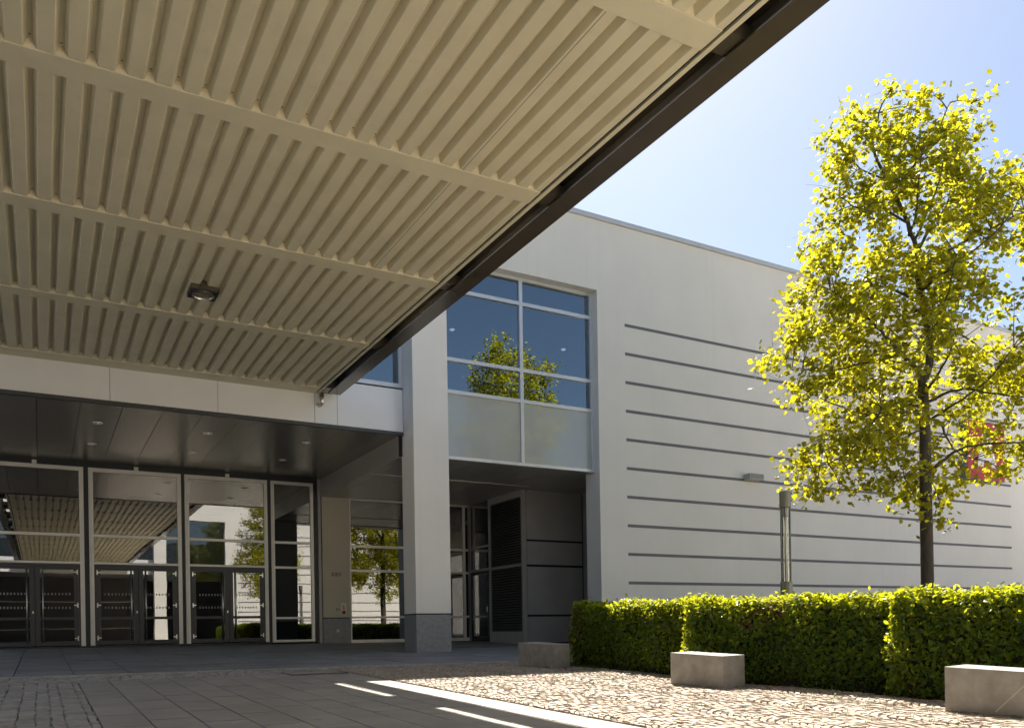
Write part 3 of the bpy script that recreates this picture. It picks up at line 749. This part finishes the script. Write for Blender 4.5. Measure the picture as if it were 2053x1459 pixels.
# outward side of p0->p1 is on its right: run the path so that the camera side is outside
hedge((9.05, 10.72), (9.92, 14.95), -1.15, 1.45, 1.52, 'left hedge block ending in shade beside the recess, brownish at its end', dry=((9.95, 14.9, 1.2, .55),)) if False else None
def hedge_cam(a, b, *r, **k):      # a -> b chosen so that the right hand side faces -X (the plaza)
    return hedge(b, a, *r, **k)
hedge_cam((9.52, 10.40), (9.90, 14.95), 1.2, 1.52, 1.45, 'left clipped hedge, its shaded end by the recess tinged brown', dry=((9.9, 14.95, 1.1, .6),))
hedge_cam((9.93, 7.15), (9.17, 10.50), 1.2, 1.42, 1.40, 'middle clipped hedge with a brown dry patch near its top', dry=((9.50, 9.0, 1.25, .26), (9.42, 9.3, 1.12, .2)))
hedge_cam((10.3, 2.6), (9.58, 7.02), 1.2, 1.40, 1.42, 'right clipped hedge running out of the photo behind a bench')
hedge((11.0, 12.9), (27.0, 12.9), 1.1, 1.45, 1.40, 'long rear hedge behind the tree, seen in the entrance glass', dens=520, size=(.08, .13))

# grass tufts at the hedge foot
def tufts(name, pts, label, h=(.04, .11)):
    P = np.array(pts); n = len(P); 
    ang = RNG.random(n)*6.283; hh = RNG.uniform(h[0], h[1], n); lean = RNG.normal(0, .03, (n, 2)); w_ = .006
    dx = np.cos(ang)*w_; dy = np.sin(ang)*w_
    zb = gz(P[:, 0], P[:, 1])
    V = np.stack([np.column_stack([P[:, 0]-dx, P[:, 1]-dy, zb-.04]), np.column_stack([P[:, 0]+dx, P[:, 1]+dy, zb-.04]), np.column_stack([P[:, 0]+lean[:, 0], P[:, 1]+lean[:, 1], zb+hh])], axis=1)
    F = np.arange(n*3).reshape(-1, 3)
    o = np_mesh(name, V.reshape(-1, 3), F, M_grass); return tag(o, label, 'grass', kind='stuff')
pts = [(9.5+random.random()*.5, 13.6+random.random()*2.2) for _ in range(2200)]
for _ in range(140):
    cx, cy = random.uniform(5.6, 9.4), random.uniform(4, 13.5)
    pts += [(cx+random.gauss(0, .02), cy+random.gauss(0, .02)) for _ in range(5)]
tufts('grass', pts, 'short grass and weeds in the joints by the hedge', (.02, .075))

# dry leaves blown against the hedge and the benches
n = 260
P = np.column_stack([9.3 - np.abs(RNG.normal(0, .5, n)), RNG.uniform(4, 15, n), np.zeros(n)]); P[:, 2] = gz(P[:, 0], P[:, 1]) + .012
V, F = leaves(P, np.tile([0, 0, 1.0], (n, 1)), RNG.uniform(.03, .07, n), OVAL, OVALF, .25)
tag(np_mesh('leaf_litter', V, F, M_dryleaf), 'dry brown leaves lying on the setts near the hedge', 'leaf litter', kind='stuff')
pts = []
for (bx_, by_) in ((8.53, 9.0), (8.82, 14.1), (8.83, 4.7)):
    for _ in range(40):
        u = random.random(); pts += [(bx_-.15*u-.02+random.gauss(0, .012), by_+u*.98+random.gauss(0, .012)) for _ in range(3)]
tufts('weeds', pts, 'small weeds along the foot of the stone benches', (.015, .05))
# ------------------------------------------------------------------ lamp post behind the hedge
lx, ly = 13.34, 12.19; g = float(gz(lx, ly))
t = thing('lamp_column', 'olive metal lamp column with glazed middle behind the hedge', 'lamp post', (lx, ly, g))
MB().lathe(lx, ly, [(.122, g-.05), (.122, 1.90), (.119, 1.945), (.001, 1.945)], 28).build('base', M_lampmetal, t, smooth=False)
MB().lathe(lx, ly, [(.001, 3.465), (.113, 3.465), (.116, 3.475), (.116, 3.78), (.110, 3.795), (.001, 3.795)], 28).build('cap', M_lampmetal, t, smooth=False)
ev = Vector((XV[0], YV[0], 0)).normalized()
for sg in (-1, 1):
    c = Vector((lx, ly, 0)) + ev*sg*.094
    MB().tube([(c.x, c.y, 1.94), (c.x, c.y, 3.47)], .015, 8).build('side_post', M_lampmetal, t)
MB().lathe(lx, ly, [(.074, 1.946), (.074, 3.464)], 24).build('glass_tube', M_lampglass, t, smooth=True)
MB().tube([(lx, ly, 1.95), (lx, ly, 3.30)], .026, 12).build('light_tube', M_lamptube, t, smooth=True)
MB().lathe(lx, ly, [(.062, 3.28), (.066, 3.46)], 20).build('reflector', M_lampmetal, t, smooth=True)
for sg in (-1, 1):
    for zq in (2.35, 2.85):
        c = Vector((lx, ly, 0)) + ev*sg*.04
        MB().tube([(c.x, c.y, zq), (c.x+ev.x*sg*.045, c.y+ev.y*sg*.045, zq+.01)], .007, 6).build('clip', M_steel, t)

# ------------------------------------------------------------------ the tree
def inside(poly, s, z):
    c = np.zeros(len(s), bool); n = len(poly)
    for i in range(n):
        x1, y1 = poly[i]; x2, y2 = poly[(i+1) % n]
        k = ((y1 > z) != (y2 > z)) & (s < (x2-x1)*(z-y1)/(y2-y1+1e-12)+x1); c ^= k
    return c
def make_tree(base, label):
    bx, by = base; g = float(gz(bx, by))
    root = thing('tree', label, 'tree', (bx, by, g))
    ez = Vector((XV[0], YV[0], 0)).normalized(); dz = Vector((XV[2], YV[2], 0)).normalized()
    K = .01182
    def sz(x, y): return ((x - 1858 - .0161*(y-1190))*K, 1.07 + (1246-y)*K)
    def P3(s, z, t): v = ez*s + dz*t; return np.array([bx+v.x, by+v.y, z])
    outline = [(1838,1060),(1800,1010),(1775,995),(1730,1035),(1690,1038),(1665,985),(1580,978),(1560,925),(1620,900),(1680,868),(1640,830),(1590,790),(1525,712),(1562,665),(1600,640),(1585,562),(1598,518),(1640,508),(1668,560),(1700,600),(1745,545),(1715,495),(1622,470),(1652,425),(1645,345),(1665,298),(1645,258),(1690,222),(1722,205),(1755,215),(1790,178),(1835,212),(1828,240),(1868,268),(1925,225),(1955,262),(1980,310),(2024,272),(2034,360),(2080,420),(2090,500),(2050,550),(1985,555),(1925,580),(1905,625),(1960,660),(2000,655),(2005,580),(2040,640),(2130,690),(2160,780),(2150,880),(2085,950),(2000,965),(1935,940),(1912,1010),(1885,1060)]
    poly = [sz(*p) for p in outline]; pa = np.array(poly)
    zmin, zmax = pa[:, 1].min(), pa[:, 1].max()
    # extents per height
    zz = np.linspace(zmin, zmax, 90); sg = np.linspace(pa[:, 0].min(), pa[:, 0].max(), 260); lo, hi = [], []
    for z in zz:
        k = inside(poly, sg, np.full(len(sg), z)); lo.append(sg[k].min() if k.any() else 0); hi.append(sg[k].max() if k.any() else 0)
    lo, hi = np.array(lo), np.array(hi)
    # limbs in the photo's plane, given a depth of their own
    limbs = [([(1858,1300),(1860,1190),(1857,1000),(1855,870),(1851,775)], [0,0,0,0,0], .165, .115),
             ([(1851,775),(1868,712),(1862,640),(1848,572),(1842,511),(1821,445),(1776,363),(1745,300),(1760,230),(1790,170)], [0,.05,.1,.1,.05,0,-.1,-.15,-.1,0], .105, .012),
             ([(1851,778),(1835,745),(1797,716),(1760,690),(1727,668),(1680,640),(1630,615)], [0,-.1,-.3,-.5,-.7,-.9,-1.1], .075, .012),
             ([(1842,505),(1880,440),(1924,387),(1950,310)], [.05,.3,.6,.8], .05, .01),
             ([(1846,540),(1905,505),(1985,470),(2050,440)], [.1,-.2,-.5,-.7], .05, .01),
             ([(1862,640),(1920,640),(1990,660),(2070,700)], [.1,.5,.9,1.2], .045, .01),
             ([(1852,800),(1800,815),(1764,817),(1710,840),(1640,870)], [0,.3,.6,.9,1.1], .045, .009),
             ([(1853,828),(1790,818),(1740,835),(1690,880)], [0,-.4,-.8,-1.2], .04, .009),
             ([(1855,810),(1890,792),(1924,790),(1970,806),(2040,820),(2110,830)], [0,-.2,-.4,-.6,-.9,-1.2], .045, .009),
             ([(1856,840),(1895,838),(1925,864),(1960,890),(2010,900)], [0,.3,.6,.9,1.2], .045, .009),
             ([(1858,955),(1880,925),(1912,908),(1965,905),(2003,907),(2060,890)], [0,-.3,-.6,-.9,-1.2,-1.5], .045, .009),
             ([(1853,860),(1810,880),(1790,920),(1785,965)], [0,-.3,-.6,-.7], .03, .008),
             ([(1842,600),(1790,560),(1720,540),(1660,530)], [.1,.4,.8,1.0], .04, .009),
             ([(1797,716),(1730,728),(1655,738),(1580,722)], [-.3,-.1,.1,.2], .035, .008),
             ([(1764,817),(1690,800),(1630,775)], [.6,.4,.3], .028, .008),
             ([(1740,835),(1680,915),(1615,940)], [-.8,-.6,-.5], .026, .008),
             ([(1821,445),(1760,430),(1700,440),(1650,420)], [0,-.3,-.6,-.8], .035, .008),
             ([(1776,363),(1730,330),(1690,270)], [-.1,.1,.3], .03, .008),
             ([(1835,480),(1870,380),(1880,290)], [0,-.3,-.5], .035, .008)]
    # further limbs toward and away from the lens
    for (y, t1, dx) in ((730, 2.2, 40), (690, -2.4, -30), (620, 2.4, -60), (580, -2.3, 60), (500, 2.0, 50), (470, -2.0, -40), (400, 1.6, -20), (380, -1.6, 30), (810, 2.2, -60), (850, -2.2, 50), (790, -2.3, -20), (300, 1.0, 20)):
        xb = 1852 if y > 560 else 1852-(560-y)*.33
        limbs.append(([(xb, y), (xb+dx*.4, y-18), (xb+dx, y-45), (xb+dx*1.4, y-90)], [0, t1*.4, t1*.75, t1], .04, .008))
    br = MB(); skel = []
    tr = MB()
    for li, (pp, tt, r0, r1) in enumerate(limbs):
        pts = []
        for (x, y), t_ in zip(pp, tt):
            s, z = sz(x, y); 
            if li == 0 and y == 1300: z = g-.1
            pts.append(P3(s, z, t_))
        # smooth
        Q = []
        for i in range(len(pts)-1):
            p_ = pts[max(i-1, 0)], pts[i], pts[i+1], pts[min(i+2, len(pts)-1)]
            for u in np.linspace(0, 1, 5)[:-1]:
                Q.append(.5*((2*p_[1]) + (-p_[0]+p_[2])*u + (2*p_[0]-5*p_[1]+4*p_[2]-p_[3])*u*u + (-p_[0]+3*p_[1]-3*p_[2]+p_[3])*u**3) + (RNG.normal(0, .012, 3) if li else 0))
        Q.append(pts[-1]); n = len(Q)
        rad = [r0 + (r1-r0)*(k/(n-1))**.8 for k in range(n)]
        if li == 0: rad[0] = .21; rad[1] = .18
        (tr if li == 0 else br).tube([tuple(q) for q in Q], rad, 12 if li < 3 else 7)
        if li: skel += [(q, r) for q, r in zip(Q, rad)]
    SK = np.array([q for q, r in skel])
    # leaf clusters
    C = []
    tries = 0
    while len(C) < 460 and tries < 60000:
        tries += 1
        s = RNG.uniform(pa[:, 0].min(), pa[:, 0].max()); z = RNG.uniform(zmin, zmax)
        if not inside(poly, np.array([s]), np.array([z]))[0]: continue
        k = int((z-zmin)/(zmax-zmin)*89); m_ = (lo[k]+hi[k])/2; wv = max(.25, (hi[k]-lo[k])/2)
        tm = math.sqrt(max(0, 1-((s-m_)/wv)**2))*wv*.86
        t_ = RNG.uniform(-1, 1)*tm
        p = P3(s, z, t_)
        if z < 7.6 and abs(s) < .75 and t_ < .5 and RNG.random() < .8: continue
        if .75 < s < 1.75 and 4.2 < z < 5.9 and RNG.random() < .7: continue
        if C and np.min(np.linalg.norm(np.array(C)-p, axis=1)) < .36: continue
        C.append(p)
    C = np.array(C)
    tw = MB(); LP = []; LN = []
    axis = np.array([bx, by])
    for p in C:
        d = np.linalg.norm(SK-p, axis=1) + .35*np.maximum(0, SK[:, 2]-p[2]); j = int(np.argmin(d)); q = SK[j]
        dist = np.linalg.norm(p-q)
        if dist > 1.25: continue
        mid = (p+q)/2 + np.array([0, 0, .10*dist]) + RNG.normal(0, .06*dist, 3)
        path = [tuple((1-u)**2*q + 2*u*(1-u)*mid + u*u*p) for u in np.linspace(0, 1, 5)]
        tw.tube(path, [.014, .012, .009, .006, .003], 5, cap=False)
        n = RNG.integers(36, 64); off = RNG.normal(0, 1, (n, 3))*np.array([.19, .19, .16]); LP.append(p+off)
        u = RNG.uniform(.35, 1, 7); LP.append(np.array([(1-w_)**2*q + 2*w_*(1-w_)*mid + w_*w_*p for w_ in u]) + RNG.normal(0, .07, (7, 3)))
        for _ in range(3):
            e_ = p + RNG.normal(0, .26, 3); tw.tube([tuple(path[3]), tuple((np.array(path[3])+e_)/2+RNG.normal(0, .03, 3)), tuple(e_)], [.005, .004, .002], 4, cap=False)
    LP = np.concatenate(LP)
    out = LP - np.array([bx, by, (zmin+zmax)/2-2]); out /= np.linalg.norm(out, axis=1, keepdims=True)
    N = out*.35 + np.array([0, 0, .75])
    V, F = leaves(LP, N, RNG.uniform(.07, .152, len(LP)), LOBE, LOBEF, .65, droop=.5)
    tr.build('trunk', M_bark, root, smooth=True)
    br.build('branches', M_bark, root, smooth=True)
    tw.build('twigs', M_twig, root)
    np_mesh('crown', V, F, M_treeleaf, root)
    return root
tree = make_tree((18.3, 12.46), 'young broadleaf tree with backlit yellow green leaves behind the hedge')
def copy_tree(o, parent=None):
    c = o.copy(); COL.objects.link(c); c.parent = parent
    for ch in o.children: copy_tree(ch, c)
    return c
for (x, y, a, sc_, lb) in ((17.2, -12.3, 2.1, 1.0, 'tree of the far courtyard half, mirrored in the door glass'), (27.5, -11.5, 4.0, 1.05, 'second tree of the far courtyard half, seen in reflection')):
    c = copy_tree(tree); c.location = (x, y, float(gz(x, y))); c.rotation_euler = (0, 0, a); c.scale = (sc_,)*3; c['label'] = lb

# ------------------------------------------------------------------ twin hall behind the camera (it shows in the glass)
opp = thing('exhibition_hall', 'sunlit twin hall facing the entrance, seen only mirrored in its glass', 'building', (10, -23, 0))
w = MB().box(15.62, 60, -23.65, -22.87, -.6, 14.07)
for k in range(10):
    z = 2.2 + k*.9314; w.box(16.70, 38.31, -22.871, -22.862, z-.048, z+.048, 1)
w.build('wall', [M_render, M_stripe], opp)
MB().box(-5, 15.618, -23.65, -22.87, 11.83, 14.07).build('wall', M_render, opp)
MB().box(-14, -5.01, -23.65, -22.87, -.6, 14.07).build('wall', M_render, opp)
for a, b in ((9.225, 10.315), (-4.8, -3.71)): MB().box(a, b, -23.76, -22.87, -.6, 11.83).build('column', M_render, opp)
MB().box(-3.7, 9.215, -23.66, -23.59, 6.7, 8.05).build('fascia', M_fascia, opp)
MB().box(-3.7, 9.2, -31.0, -30.9, -.6, 6.72).build('back_wall', M_wing, opp); MB().box(9.2, 20, -35.0, -34.9, -.6, 6.72).build('back_wall', M_int, opp)
MB().box(-5, 20, -35, -23.67, 6.72, 6.8).build('soffit', M_soffit2, opp)
bz = MB()
for z in (1.75, 4.4): bz.box(-3.6, 9.1, -30.89, -30.8, z-.05, z+.05)
for xx in (-3.6, 9.0): bz.box(xx-.06, xx+.06, -30.88, -30.78, 0, 6.7)
bz.build('door_front', M_alu, opp)
MB().box(10.32, 15.61, -23.3, -23.28, 6.1, 11.82).box(-3.7, 9.2, -23.62, -23.6, 8.06, 11.82).build('glass_pane', M_wglass, opp)
MB().box(-5, 46, -29, -28.9, 6.9, 13.9).build('interior_wall', M_int, opp)

# ------------------------------------------------------------------ unseen dark wing, added left of the canopy to block skylight
wing = thing('blocker_wing', 'unseen dark wing block added left of the canopy to block skylight', 'building', (-20, -8, 0))
MB().box(-32, -14.0, -45, 20, -.5, 13).build('wall', M_wing, wing)
for k in range(4):
    for q in range(9):
        MB().box(-13.99, -13.94, -40+q*6.4, -36+q*6.4, 1.2+k*3, 2.9+k*3).build('window', M_black, wing)
